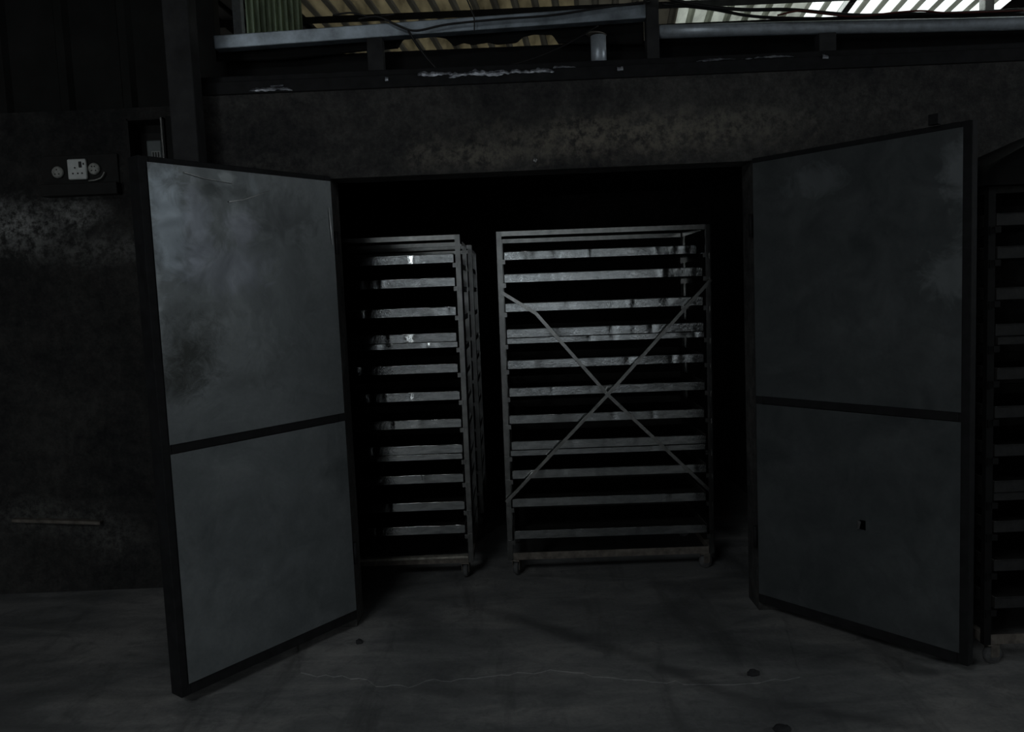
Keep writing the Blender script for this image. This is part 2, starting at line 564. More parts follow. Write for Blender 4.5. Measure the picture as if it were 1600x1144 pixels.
# inside of the chamber
MB().box((-1.50, FY + FT, 0), (-1.38, 6.6, 2.4)).build('wall_chamber_left', M['dark'])
MB().box((1.62, FY + FT, 0), (1.75, 6.6, 2.4)).build('wall_chamber_right', M['dark'])
MB().box((-1.50, 6.6, 0), (1.75, 6.75, 2.4)).build('wall_chamber_back', M['dark'])
MB().box((-1.50, FY + FT, 2.26), (1.75, 6.75, 2.40)).build('ceiling_chamber', M['dark'])
for n, l in (('wall_chamber_left', 'black inner side wall of the chamber behind the unbraced rack'), ('wall_chamber_right', 'black inner side wall of the chamber beside the braced rack'),
             ('wall_chamber_back', 'black back wall of the chamber behind the racks')):
    struct(bpy.data.objects[n], l, 'wall')
struct(bpy.data.objects['ceiling_chamber'], 'black ceiling slab over the racks in the chamber', 'ceiling')

# left partition: plaster below, cladding above
wl = MB()
LY = 4.25
rough_block(wl, (-7.0, LY, 0), (-1.50, LY + .12, 2.52), .12, .012, 5)
struct(wl.build('wall_left', M['leftwall']), 'rough soot-stained plaster wall with pale flaked patches around the power sockets', 'wall')
cl = MB()
n = 64
xs = []
x = -7.0
while x < -1.50:
    xs += [(x, 0), (x + .24, 0), (x + .26, -.03), (x + .30, -.03), (x + .32, 0)]
    x += .32
prev = None
for x, dy in xs:
    a = cl.bm.verts.new((min(x, -1.5), LY + .04 + dy, 2.52))
    b = cl.bm.verts.new((min(x, -1.5), LY + .04 + dy, 4.3))
    a2 = cl.bm.verts.new((min(x, -1.5), LY + .07 + dy, 2.52))
    b2 = cl.bm.verts.new((min(x, -1.5), LY + .07 + dy, 4.3))
    if prev:
        cl.bm.faces.new((prev[0], a, b, prev[1]))
        cl.bm.faces.new((prev[2], a2, b2, prev[3]))
        cl.bm.faces.new((prev[1], b, b2, prev[3]))
    prev = (a, b, a2, b2)
struct(cl.build('wall_left_cladding', M['cladding']), 'black ribbed metal cladding above the plaster wall with the sockets', 'wall')

# hall enclosure
def wall_with_hole(name, axis, pos, span, hole, label, thick=.2):
    """axis 'y': wall in the plane y=pos running in x; axis 'x': plane x=pos running in y; hole = (a0, a1, z0, z1) or several"""
    mb = MB()
    holes = hole if isinstance(hole, list) else [hole]
    s0, s1 = span
    cuts = sorted({s0, s1, *[h[0] for h in holes], *[h[1] for h in holes]})
    for a, b in zip(cuts, cuts[1:]):
        hs = [h for h in holes if h[0] <= a and h[1] >= b]
        segs = [(0, 4.9)] if not hs else [(0, hs[0][2]), (hs[0][3], 4.9)]
        for z0, z1 in segs:
            if z1 - z0 < .01:
                continue
            if axis == 'y':
                mb.box((a, min(pos, pos + thick), z0), (b, max(pos, pos + thick), z1))
            else:
                mb.box((min(pos, pos + thick), a, z0), (max(pos, pos + thick), b, z1))
    return struct(mb.build(name, M['hall']), label, 'wall')


SLOTS = [(-2.3, 2.45, .05, 2.75)]
wall_with_hole('wall_back', 'y', -6.0, (-7.2, 7.2), [DOORWAY] + SLOTS, 'hall wall behind the viewer with a tall doorway and a wide sheeted window', -.2)
mb = MB()
mb.grid(lambda u, v: Vector((-2.3 + 4.75 * u, -6.1, .05 + 2.7 * v)), 4, 4)
struct(mb.build('window_3', M['grimy_sheet'], recalc=False), 'grimy translucent sheets closing the wide window behind the viewer', 'window')
wall_with_hole('wall_right', 'x', 7.0, (-6.2, 9.7), SIDEWIN, 'hall side wall with a high window', .2)
wall_with_hole('wall_side', 'x', -7.0, (-6.2, 9.7), FAR_FILL, 'hall side wall on the socket side', -.2)
wall_with_hole('wall_far', 'y', 9.5, (-7.2, 7.2), [(0, 0, 0, 0)], 'hall wall far behind the chamber', .2)


def corrugated(name, x0, x1, mat, label, y0=4.6, y1=9.8, pitch=.165, kindcat='ceiling', rib_mat=None):
    mb = MB()
    prof = [(0, 0), (.105, 0), (.122, .035), (.148, .035)]
    cols = []
    k0 = math.floor(x0 / pitch)
    x = k0 * pitch
    while x < x1 + .2:
        for dx, dz in prof:
            if x0 - 1e-6 <= x + dx <= x1 + 1e-6:
                cols.append((x + dx, dz))
        x += pitch
    cols = [(x0, 0)] + [c for c in cols if c[0] > x0 + .003 and c[0] < x1 - .003] + [(x1, 0)]
    pr = None
    ribs = []
    for cx, dz in cols:
        ring = []
        for j in range(9):
            y = y0 + (y1 - y0) * j / 8
            ring.append(mb.bm.verts.new((cx + .12 * (y - 7.0), y, ROOF_Z(y) + dz)))
        if pr:
            for j in range(8):
                mb.bm.faces.new((pr[j], ring[j], ring[j + 1], pr[j + 1]))
        pr = ring
        ribs.append(dz > .01)
    o = mb.build(name, mat, recalc=False)
    if rib_mat is not None:
        o.data.materials.append(rib_mat)
        for i, p in enumerate(o.data.polygons):
            c = i // 8
            if ribs[c] or ribs[c + 1]:
                p.material_index = 1
    return struct(o, label, kindcat)


def sheet_x(x, y):
    return x - .12 * (y - 7.0)
hx0, hx1 = sheet_x(ROOFGAP[0], -2.4), sheet_x(ROOFGAP[1], -2.4)
corrugated('ceiling_front', -9.0, hx0, M['roof'], 'dark rusted corrugated roof over the hall floor on the socket side', -6.4, 4.6)
corrugated('ceiling_front_near', hx0, hx1, M['roof'], 'dark rusted corrugated roof sheets between the gap and the chamber', ROOFGAP[3], 4.6)
corrugated('ceiling_front_rear', hx0, hx1, M['roof'], 'dark rusted corrugated roof sheets behind the gap', -6.4, ROOFGAP[2])
corrugated('ceiling_front_side', hx1, 9.2, M['roof'], 'dark rusted corrugated roof over the hall floor beyond the gap', -6.4, 4.6)
corrugated('ceiling', -9.0, -1.62, M['roof'], 'dark rusted corrugated roof sheets over the socket wall')
corrugated('ceiling_weathered', -1.62, .62, M['roof_brown'], 'brown weathered corrugated roof sheets above the box beam', rib_mat=M['rib_dark'])
corrugated('ceiling_sooty', .62, 1.5, M['roof_dim'], 'sooty corrugated roof sheets above the narrow upright', rib_mat=M['rib_dark'])
corrugated('window_1', 1.5, 2.6, M['roof_pale'], 'pale translucent corrugated roof sheets above the round pipe', kindcat='window', rib_mat=M['rib_pale'])
corrugated('window_2', 2.6, 4.4, M['roof_clear'], 'bright clear corrugated roof sheets above the round pipe near the edge of the hall', kindcat='window', rib_mat=M['rib_clear'])
corrugated('ceiling_dark', 4.4, 9.2, M['roof'], 'dark rusted corrugated roof sheets beyond the clear sheets')
for i, y in enumerate((-3.5, -1.2, 2.5, 5.4, 7.0, 8.0, 8.8)):
    z = ROOF_Z(y)
    o = MB().angle((-7, y, z - .005), (7, y, z - .005), .055, .006, Vector((0, 1, 0)), Vector((0, 0, -1))).build('beam_purlin', M['frame'])
    struct(o, 'thin dark steel purlin crossing under the roof sheets', 'beam')
    o['group'] = 'purlins under the roof sheets'
for x in (2.92,):
    mb = MB()
    mb.bar((x - .12 * 2, 5.0, ROOF_Z(5) - .06), (x + .12 * 2.4, 9.4, ROOF_Z(9.4) - .06), .06, .05, (0, 0, 1))
    o = mb.build('beam_rafter', M['rack'])
    struct(o, 'grey rafter running back under the clear roof sheets', 'beam')
    o['group'] = 'rafters under the roof'

# channel along the top of the chamber wall
mb = MB()
mb.box((-1.40, FY - .01, TOPZ), (7.0, FY + .10, TOPZ + .055), .004)
mb.box((-1.40, FY + .02, TOPZ + .055), (7.0, FY + .10, TOPZ + .085), .004)
chn = tag(mb.build('steel_channel', M['frame']), 'dark steel channel with torn shiny foil along the top of the chamber wall', 'channel', kind='structure')


def foil(px0, px1, dy0, dy1, ragged, seed):
    """a torn strip of foil tape on the front of the channel, between two photo columns"""
    a, b = at(px0, 125 - .045 * (px0 - 500) + dy0, FY - .014), at(px1, 125 - .045 * (px1 - 500) + dy1, FY - .014)
    zc = TOPZ + .055
    n = max(4, int((b.x - a.x) / .006))
    mb = MB()
    pr = None
    for i in range(n + 1):
        x = a.x + (b.x - a.x) * i / n
        t = ragged * noise.noise(Vector((x * 14, seed, 0))) + ragged * .8 * noise.noise(Vector((x * 55, seed, 3)))
        u = ragged * noise.noise(Vector((x * 11, seed, 9))) + ragged * .8 * noise.noise(Vector((x * 60, seed, 5)))
        e = min(1, 8 * min(i / n, 1 - i / n))
        za, zb = zc + dy0 + u * .6, zc + dy0 + (dy1 + t) * e
        if zb < za + .001:
            pr = None
            continue
        w_ = .004 * noise.noise(Vector((x * 30, seed, 7)))
        q = [mb.bm.verts.new((x, FY - .013 + w_ * .4, za)), mb.bm.verts.new((x, FY - .016 + w_, (za + zb) / 2)), mb.bm.verts.new((x, FY - .0125 + .012 * (i % 2) * .2, zb))]
        if pr:
            for k in range(2):
                mb.bm.faces.new((pr[k], q[k], q[k + 1], pr[k + 1]))
        pr = q
    mb.build('foil_strip', M['foil'], chn, recalc=False)


foil(648, 712, -.012, .012, .010, 1.3)
foil(700, 800, -.022, .020, .012, 2.9)
foil(790, 868, -.020, .016, .012, 4.1)
foil(862, 900, -.004, .008, .006, 5.5)
foil(386, 456, -.048, .012, .008, 6.2)
foil(420, 445, -.030, .006, .004, 7.7)
foil(599, 609, -.03, .022, .006, 8.3)
foil(962, 976, -.026, .016, .010, 9.1)
foil(1088, 1180, .0, .006, .006, 10.4)
foil(1176, 1240, .002, .006, .005, 11.2)
foil(1283, 1297, -.012, .014, .008, 12.6)


def X(px, Y):
    return at(px, 60, Y).x


# posts
mb = MB().box((at(265, 100, 3.5).x, 3.46, 0), (at(305, 100, 3.5).x, 3.56, 4.05), .006)
tag(mb.build('steel_post', M['post']), 'tall blackened square post in the corner beside the meter box', 'post')
mb = MB().box((at(306, 60, 3.95).x, 3.9, 2.40), (at(342, 60, 3.95).x, 3.98, 4.0), .004)
tag(mb.build('steel_post', M['cladding']), 'black upright at the start of the box beam', 'post')
mb = MB().box((at(1009, 60, 3.72).x, 3.70, TOPZ + .085), (at(1029, 60, 3.72).x, 3.76, 3.98), .004)
tag(mb.build('steel_post', M['post']), 'narrow dark upright between the box beam and the round pipe', 'post')
mb = MB().box((at(363, 20, 5.6).x, 5.6, 2.40), (at(377, 20, 5.6).x, 5.66, 3.92), .004)
tag(mb.build('steel_post', M['pipe']), 'blue-grey post in front of the green sheet under the roof', 'post')
mb = MB().box((at(1539, 5, 6.3).x, 6.3, 2.40), (at(1554, 5, 6.3).x, 6.38, 3.86), .004)
tag(mb.build('steel_post', M['rack']), 'grey post in front of the bright clear roof sheets', 'post')

# green fibreglass sheet behind
mb = MB()
pr = None
x0, x1 = at(384, 20, 5.9).x, at(472, 20, 5.9).x
for i in range(49):
    x = x0 + (x1 - x0) * i / 48
    y = 5.9 + .012 * math.sin(i * 1.3)
    a = mb.bm.verts.new((x, y, 2.40))
    b = mb.bm.verts.new((x, y, 3.90))
    if pr:
        mb.bm.faces.new((pr[0], a, b, pr[1]))
    pr = (a, b)
tag(mb.build('fibreglass_sheet', M['green_sheet']), 'green corrugated fibreglass sheet standing on the chamber roof', 'sheet')

# box beam and round pipe above the wall, standing on stubs
mb = MB()
a, b = Vector((-1.27, 3.74, 2.658)), Vector((.655, 3.74, 2.712))
mb.bar(a, b, .058, .06, (0, 1, 0), .004)
tag(mb.build('box_beam', M['beam']), 'scuffed blue-grey box beam above the chamber wall', 'beam')
mb = MB()
pts = [Vector((.70 + 6.2 * i / 20, 3.74, 2.629 - .0175 * (6.2 * i / 20) + .002 * math.sin(i))) for i in range(21)]
mb.tube(pts, .029, 20)
tag(mb.build('steel_pipe', M['pipe']), 'long blue-grey round pipe above the chamber wall', 'pipe')
for px, wpx, nm, lab in ((588, 24, 'dark', 'short dark square stub under the box beam'), (1291, 26, 'dark2', 'short dark square stub under the round pipe')):
    c = at(px, 100, 3.72).x
    hw = wpx / 2 / FPX * 3.72
    tp = 2.645 if nm == 'dark' else 2.584
    mb = MB().box((c - hw, 3.70, TOPZ + .085), (c + hw, 3.76, tp), .003)
    tag(mb.build('stub_post', M['post']), lab, 'post')
c = at(935, 90, 3.70)
stub = empty('vent_stub', (c.x, 3.685, TOPZ + .055))
tag(stub, 'short silvery vent pipe stub with a loose rim on the wall top', 'pipe')
MB().lathe([(.034, 0), (.034, .145), (.031, .145), (.031, .02)], 24).build('pipe_wall', M['pipe'], stub)
mb = MB()
mb.lathe([(.040, -.003), (.046, 0), (.040, .003)], 24, Matrix.Translation((-.008, 0, .152)) @ Matrix.Rotation(.12, 4, 'Y'))
mb.build('rim', M['dusty'], stub)

# black boards on top of the wall behind the beam
mb = MB()
mb.box((-1.34, 3.88, 2.40), (.69, 3.905, 2.634))
tag(mb.build('black_board', M['black']), 'long black board standing on the chamber roof behind the box beam', 'board')
mb = MB()
mb.box((.72, 3.88, 2.40), (6.9, 3.905, 2.706))
tag(mb.build('black_board', M['black']), 'long black board standing on the chamber roof behind the round pipe', 'board')

# sagging black sheet hung from the box beam
low = [(-1.30, 2.605), (-.95, 2.602), (-.62, 2.624), (-.47, 2.632), (-.448, 2.668), (-.30, 2.672), (-.25, 2.664), (-.215, 2.628), (-.17, 2.641), (-.13, 2.632), (-.06, 2.640),
       (-.02, 2.628), (.07, 2.630), (.10, 2.654), (.15, 2.664), (.235, 2.660), (.26, 2.62), (.65, 2.60)]


def low_z(x):
    for (xa, za), (xb, zb) in zip(low, low[1:]):
        if x <= xb:
            return za + (zb - za) * (x - xa) / (xb - xa)
    return low[-1][1]


mb = MB()
def tarp(u, v):
    x = -1.30 + 1.95 * u
    z = low_z(x) + (2.70 - low_z(x)) * v
    return Vector((x, 3.82 + .012 * noise.noise(Vector((x * 5, z * 6, 2))), z))
mb.grid(tarp, 200, 6)
o = mb.build('plastic_sheet', M['black'], recalc=False)
so = o.modifiers.new('thickness', 'SOLIDIFY')
so.thickness = .003
tag(o, 'ragged black plastic sheet sagging behind the box beam', 'sheet')

# cables over the beam and the pipe
def cable(pts, r, label, m='cable', sub=6, Y=3.70):
    P = [at(*p[:2], p[2] if len(p) > 2 else Y) for p in pts]
    out = []
    for i in range(len(P) - 1):
        p0, p1, p2, p3 = P[max(i - 1, 0)], P[i], P[i + 1], P[min(i + 2, len(P) - 1)]
        for k in range(sub):
            t = k / sub
            out.append(.5 * ((2 * p1) + (p2 - p0) * t + (2 * p0 - 5 * p1 + 4 * p2 - p3) * t * t + (3 * p1 - p0 - 3 * p2 + p3) * t ** 3))
    out.append(P[-1])
    tag(MB().tube(out, r, 8).build('cable', M[m]), label, 'cable')


cable([(1030, -6), (1090, 8), (1160, 15), (1230, 15), (1290, 20), (1345, 24), (1420, 22), (1500, 21), (1600, 15)], .008, 'thick black cable sagging onto the round pipe', Y=3.66)
cable([(1035, 6), (1110, 14), (1165, 24), (1215, 28), (1300, 29), (1370, 26), (1440, 26), (1520, 25), (1600, 19)], .007, 'second black cable lying lower along the round pipe', Y=3.685)
cable([(1215, 24), (1250, 17), (1290, 22), (1340, 26), (1395, 20), (1440, 17), (1480, 20), (1560, 18), (1600, 16)], .004, 'thin dull red cable waving along the round pipe', 'red_cable', Y=3.63)
cable([(560, 30), (590, 26), (622, 40), (650, 48), (700, 38), (780, 30), (860, 24), (940, 12), (1015, 2)], .005, 'black cable looped over the box beam', Y=3.68)
cable([(728, -4), (736, 14), (741, 30), (741, 50)], .003, 'thin cord hanging down in front of the box beam', Y=3.68)
cable([(638, 48), (652, 70), (668, 92), (690, 116)], .005, 'black cord slanting from the box beam down to the wall top', Y=3.66)
cable([(690, 118), (760, 108), (820, 96), (880, 72), (935, 40)], .003, 'thin wire rising from the wall top to the box beam', Y=3.66)
cable([(520, 24), (548, 20), (580, 26), (616, 22)], .004, 'short bent black wire above the box beam', Y=3.69)

# ---------------------------------------------------------------- chamber doors
def make_door(name, hinge, free, mat, side, label, flap=False, T=.045):
    """local x runs from the hinge (0) to the free edge, local -y*side is the face seen in the photo"""
    hx, hy = hinge
    dx, dy = free[0] - hx, free[1] - hy
    W = math.hypot(dx, dy)
    root = empty(name, (hx, hy, 0), math.atan2(dy, dx))
    struct(root, label, 'door')
    z0, z1 = .045, 2.037
    f = -side            # outward (visible) direction along local y
    ya, yb = (-T, 0) if f > 0 else (0, T)
    # visible face at local y = 0 ; the frame goes back from it
    def stile(nm, xa, xb):
        MB().box((xa, ya, z0), (xb, yb, z1), .003).build(nm, M['frame'], root)
    stile('hinge_stile', 0.0, .035)
    stile('free_stile', W - .04, W)
    for nm, za, zb in (('bottom_rail', z0, z0 + .05), ('middle_rail', .98 - .018, .98 + .018), ('top_rail', z1 - .04, z1)):
        MB().box((.035, ya, za), (W - .04, yb, zb), .003).build(nm, M['frame'], root)
    # sheets, slightly buckled, riveted on the visible face
    def sheet(nm, xa, xb, za, zb, hole=None):
        mb = MB()
        nx, nz = 36, 44
        def fn(u, v):
            x, z = xa + (xb - xa) * u, za + (zb - za) * v
            e = min(1.0, 6 * min(u, 1 - u, v, 1 - v))
            d = .005 + .004 * e * noise.noise(Vector((x * 2.3, z * 1.7, hx * 3))) + .0022 * e * noise.noise(Vector((x * 7, z * 6, hx)))
            return Vector((x, f * d, z))
        mb.grid(fn, nx, nz)
        if hole:
            bmesh.ops.delete(mb.bm, geom=[fc for fc in mb.bm.faces if (fc.calc_center_median() - Vector((hole[0], fc.calc_center_median().y, hole[1]))).length < hole[2]], context='FACES')
        return mb.build(nm, mat, root, recalc=False)
    hole = (.503, .505, .015) if flap else None
    sheet('upper_sheet', .006, W - .030, .998, z1 - .022)
    lo_ = sheet('lower_sheet', .006, W - .030, z0 + .045, .962, hole)
    if flap:
        mb = MB()
        mb.bm.faces.new([mb.bm.verts.new(p) for p in (Vector((.476, f * .010, .522)), Vector((.492, f * .012, .520)), Vector((.494, f * .030, .494)), Vector((.482, f * .026, .492)))])
        q = mb.build('torn_flap', M['zinc'], lo_)
        q['label'] = 'bent-out bright flap of torn sheet metal'
        s = q.modifiers.new('gauge', 'SOLIDIFY')
        s.thickness = .0012
    for z in (.35, 1.75):
        mb = MB()
        mb.tube([(-.012, ya if f < 0 else yb, z - .05), (-.012, ya if f < 0 else yb, z + .05)], .009, 12)
        mb.build('hinge', M['frame'], root)
    return root, W, f


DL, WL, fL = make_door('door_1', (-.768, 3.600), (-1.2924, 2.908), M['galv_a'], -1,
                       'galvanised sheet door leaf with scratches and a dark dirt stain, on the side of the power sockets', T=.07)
DR, WR, fR = make_door('door_2', (1.068, 3.600), (1.6369, 2.9074), M['galv_b'], 1,
                       'duller galvanised sheet door leaf with a small torn hole, beside the covered rack', True)
MB().box((WR - .14, -.03, 2.037), (WR - .105, -.004, 2.075), .002).build('latch_tab', M['frame'], DR)


# scratches pressed into the sheet: fine raised creases on the left leaf
def crease(pts, r, nm='crease'):
    mb = MB()
    mb.tube([Vector((x, fL * .0105, z)) for x, z in pts], r, 6)
    mb.build(nm, M['scratch'], DL)


crease([(.52, 1.895), (.46, 1.905), (.40, 1.925), (.33, 1.95)], [.003, .0022, .0018, .001])
crease([(.70, 1.99), (.62, 1.975), (.55, 1.97), (.50, 1.965)], [.002, .0015, .0012, .001])
crease([(.027, 1.90), (.024, 1.82), (.020, 1.74)], [.0012, .003, .0012])

# ---------------------------------------------------------------- tray racks
RW, RD, RH = 1.09, .62, 1.805
LEVELS = [1.665, 1.545, 1.395, 1.230, 1.100, .956, .812, .643, .521, .371, .228]
TILT = math.radians(.35)


def make_caster(root, x, y, ang):
    c = empty('caster', (x, y, 0), ang)
    c.parent = root
    mb = MB()
    mb.box((-.03, -.022, .078), (.03, .022, .084))
    for s in (-1, 1):
        mb.box((-.016, s * .019 - .0015, .030), (.020, s * .019 + .0015, .080))
    mb.build('fork', M['dusty'], c)
    m = Matrix.Translation((.004, 0, .036)) @ Matrix.Rotation(math.pi / 2, 4, 'X')
    MB().lathe([(.010, -.016), (.024, -.016), (.026, -.012), (.032, -.013), (.036, -.008), (.036, .008), (.032, .013), (.026, .012), (.024, .016), (.010, .016)], 24, m).build('wheel', M['rubber'], c)
    return c


def make_rack(loc, label, brace, casters=(1.0, .2, .4, -.6), group=None, rz=0.0, tilt=TILT, steel='rack', rail='tray', dusty_ledge=False, lowest=.228):
    root = empty('tray_rack', loc, rz, tilt)
    tag(root, label, 'rack', group)
    h = RW / 2
    p = .026
    t = .004
    base = .125
    for sx in (-1, 1):
        for sy in (0, 1):
            mb = MB()
            y = 0 if sy == 0 else RD
            mb.angle((sx * h, y, .085), (sx * h, y, RH), p, t, Vector((-sx, 0, 0)), Vector((0, 1 if sy == 0 else -1, 0)))
            mb.build('post', M[steel], root)
    for nm, y in (('top_rail', 0), ('top_rail', RD)):
        s = 1 if y == 0 else -1
        MB().box((-h + p, min(y, y + s * .02), RH - .024), (h - p, max(y, y + s * .02), RH)).build(nm, M['brace'], root)
    for sx in (-1, 1):
        MB().box((sx * h - (.02 if sx > 0 else 0), p, RH - .024), (sx * h + (.02 if sx < 0 else 0), RD - p, RH)).build('top_rail', M[steel], root)
    for y in (0, RD):
        s = 1 if y == 0 else -1
        mb = MB()
        mb.angle((-h + p + .002, y + s * .004, .085), (h - p - .002, y + s * .004, .085), .038, .005, Vector((0, 0, 1)), Vector((0, s, 0)))
        mb.build('base_rail', M['dusty'], root)
    for sx in (-1, 1):
        MB().box((sx * h - (.026 if sx > 0 else 0), p, .088), (sx * h + (.026 if sx < 0 else 0), RD - p, .122)).build('base_rail', M['dusty'], root)
    if dusty_ledge:
        mb = MB()
        mb.grid(lambda u, v: Vector((-h + p + .003 + (RW - 2 * p - .006) * u, -.004 + .034 * v, .1245 + .003 * noise.noise(Vector((u * 30, v * 3, 1))))), 120, 3)
        mb.grid(lambda u, v: Vector((-h + p + .003 + (RW - 2 * p - .006) * u, -.005, .113 + .0115 * v + .002 * noise.noise(Vector((u * 40, 2, 1))) * (1 - v))), 120, 2)
        mb.build('dust_layer', M['dust'], root)['label'] = 'pale dust lying along the base rail'
    root['lowest'] = lowest
    for z in LEVELS[:-1] + [lowest]:
        for sx in (-1, 1):
            mb = MB()
            mb.angle((sx * (h - .004), -.006, z - .003), (sx * (h - .004), RD + .004, z - .003), .030, .003, Vector((-sx, 0, 0)), Vector((0, 0, -1)))
            mb.box((sx * (h - .030) - .011, -.010, z - .026), (sx * (h - .030) + .011, -.006, z - .003))
            mb.build('runner', M[steel], root)
    if brace:
        ya = -.014
        k = -loc[0]
        A = [(-.064 + k, ya, 1.498), (.111 + k, ya - .006, 1.383), (.467 + k, ya - .004, .952), (.985 + k, ya, .43)]
        B = [(1.008 + k, ya - .009, 1.524), (.467 + k, ya - .012, .952), (-.077 + k, ya - .009, .405)]
        for P in (A, B):
            mb = MB()
            for a, b in zip(P, P[1:]):
                mb.bar(a, b, .017, .005, (0, 1, 0))
            mb.build('brace', M['brace'], root)
    for (sx, y), a in zip(((-1, .03), (1, .03), (-1, RD - .03), (1, RD - .03)), casters):
        make_caster(root, sx * (h - .045), y, a)
    return root


def tray_mesh(seed):
    """sheet-metal tray: floor, four walls with dents, rolled rim; origin at the front centre of its floor"""
    rnd = random.Random(seed)
    bm = bmesh.new()
    hw, d, hh, t = .507, .60, .042, .0016
    mb = MB()
    dents = [(rnd.uniform(-hw, hw), rnd.uniform(.004, .012), rnd.uniform(.01, .03), rnd.choice((-1, 1))) for _ in range(7)]

    def dent(x):
        v = .0009 * noise.noise(Vector((x * 6, seed * 3.3, 0)))
        for c, a, s, sg in dents:
            v += sg * a * .28 * math.exp(-((x - c) / s) ** 2)
        return v
    N = 90
    # outer and inner skins of the front wall
    def front(off):
        def fn(u, v):
            x = -hw + 2 * hw * u
            e = min(1, 12 * min(u, 1 - u))
            return Vector((x, off - dent(x) * e * (.35 + .65 * v), v * hh + .0012 * e * noise.noise(Vector((x * 9, seed, 5))) * v))
        return fn
    mb.grid(front(0), N, 3)
    mb.grid(front(t), N, 3)
    pts = [Vector((-hw + 2 * hw * i / N, .0002 - dent(-hw + 2 * hw * i / N) * min(1, 12 * min(i / N, 1 - i / N)), hh + .0012 * min(1, 12 * min(i / N, 1 - i / N)) * noise.noise(Vector(((-hw + 2 * hw * i / N) * 9, seed, 5))))) for i in range(N + 1)]
    mb.tube(pts, .0024, 6)
    nfront = len(mb.bm.faces)
    mb.box((-hw, .004, 0), (hw, d, t))
    mb.box((-hw, d - t, 0), (hw, d, hh))
    for s in (-1, 1):
        mb.box((s * hw - t / 2, .002, 0), (s * hw + t / 2, d, hh))
        mb.tube([(s * hw, .002, hh), (s * hw, d, hh)], .0024, 6)
    mb.tube([(-hw, d, hh), (hw, d, hh)], .0024, 6)
    mb.bm.verts.ensure_lookup_table()
    bm.free()
    bmesh.ops.recalc_face_normals(mb.bm, faces=mb.bm.faces)
    me = bpy.data.meshes.new('baking_tray')
    mb.bm.to_mesh(me)
    mb.bm.free()
    me.materials.append(M['tray'])
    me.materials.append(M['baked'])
    for p in me.polygons:      # everything behind the front wall and rim gets its shade as dark colour
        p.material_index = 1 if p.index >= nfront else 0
    return me


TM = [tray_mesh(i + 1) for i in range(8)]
ORD = ['top', 'second', 'third', 'fourth', 'fifth', 'sixth', 'seventh', 'eighth', 'ninth', 'tenth', 'bottom']


def fill(root, who, group, recess={}, shift=0, meshes=None):
    meshes = meshes or TM
    rz, tl = root.rotation_euler.z, root.rotation_euler.y
    base = root.matrix_basis
    for i, z in enumerate(LEVELS[:-1] + [root['lowest']]):
        for k in range(2 if i in (3, 7) else 1):
            o = bpy.data.objects.new('baking_tray', meshes[(i * 3 + k + shift) % 8])
            C.objects.link(o)
            jx = random.uniform(-.004, .004)
            jy = recess.get(i, random.uniform(.0, .012)) + .004 * k
            dbl = i in (3, 7)
            m = Matrix.LocRotScale(root.location, root.rotation_euler, None) @ Matrix.Translation((jx, jy, z + k * .0315 + .0005)) @ Matrix.Rotation(random.uniform(-.004, .004), 4, 'Z')
            o.matrix_world = m @ Matrix.Diagonal((1, 1, .66 if dbl and k == 0 else 1, 1))
            shade = 'sooty' if meshes is not TM else 'silver'
            if i in (3, 7):
                lab = f"{'upper' if k else 'lower'} {shade} tray of the doubled pair on {ORD[i]} level of the {who}"
            else:
                lab = f"{shade} sheet-metal tray alone on the {ORD[i]} level of the {who}"
            tag(o, lab, 'tray', group)


Y0 = 4.185
R_BR = make_rack((.467, Y0, .004), 'wheeled steel tray rack with a welded X brace across its front', True, (1.25, .3, .5, -.4), lowest=.197)
R_UN = make_rack((-.805, Y0 + .005, .004), 'wheeled steel tray rack without a brace, partly hidden by the stained door leaf', False, (.4, 1.45, .2, .9), tilt=math.radians(.2), dusty_ledge=True, lowest=.246)
R_BK = make_rack((-.785, 5.15, .004), 'wheeled steel tray rack standing behind the unbraced rack deep in the chamber', False, (.7, -.3, .1, .6), tilt=0)
R_OUT = make_rack((2.285, 2.985, .004), 'wheeled steel tray rack under a black sheet, outside against the wall beside the door', False, (.2, .9, -.5, .3), tilt=0, steel='sooty_rack', rail='sooty_rack')
fill(R_BR, 'X-braced rack', 'trays on the braced rack', {0: .14}, 0)
fill(R_UN, 'unbraced rack', 'trays on the unbraced rack', {}, 3)
TS = []
for me in TM:
    me = me.copy()
    me.materials[0] = M['sooty_tray']
    TS.append(me)
fill(R_OUT, 'covered rack', 'trays on the covered rack', {}, 5, TS)

# black sheet draped over the outside rack
mb = MB()
def drape(u, v):
    x = 1.715 + 1.16 * u
    y = 2.955 + .62 * v
    side = min(1.0, min(u, 1 - u) / .03, min(v, 1 - v) / .06)
    top = 1.815 + min(.21, .46 * max(0, x - 1.75) + .075) * (1 - .25 * max(0, 2 * v - 1) ** 2) + .01 * noise.noise(Vector((x * 6, y * 6, 4)))
    return Vector((x, y, 1.812 + (top - 1.812) * side))
mb.grid(drape, 50, 24)
def under(u, v):
    return Vector((1.715 + 1.16 * u, 2.955 + .62 * v, 1.812))
mb.grid(under, 2, 2)
tag(mb.build('plastic_sheet', M['black']), 'black plastic sheet heaped over the top of the rack outside the chamber', 'sheet')

# ---------------------------------------------------------------- sockets, meter box
pb = at(128, 268, LY)
board = empty('power_board', (pb.x, LY - .012, pb.z))
tag(board, 'blackened wooden board with three power sockets on the plaster wall', 'socket')
k = LY / FPX
MB().box((-58 * k, -.004, -20 * k), (58 * k, .012, 24 * k), .003).build('backboard', M['wood'], board)
MB().box((-56 * k, -.05, -38 * k), (60 * k, .012, -20 * k), .004).build('ledge', M['wood'], board)


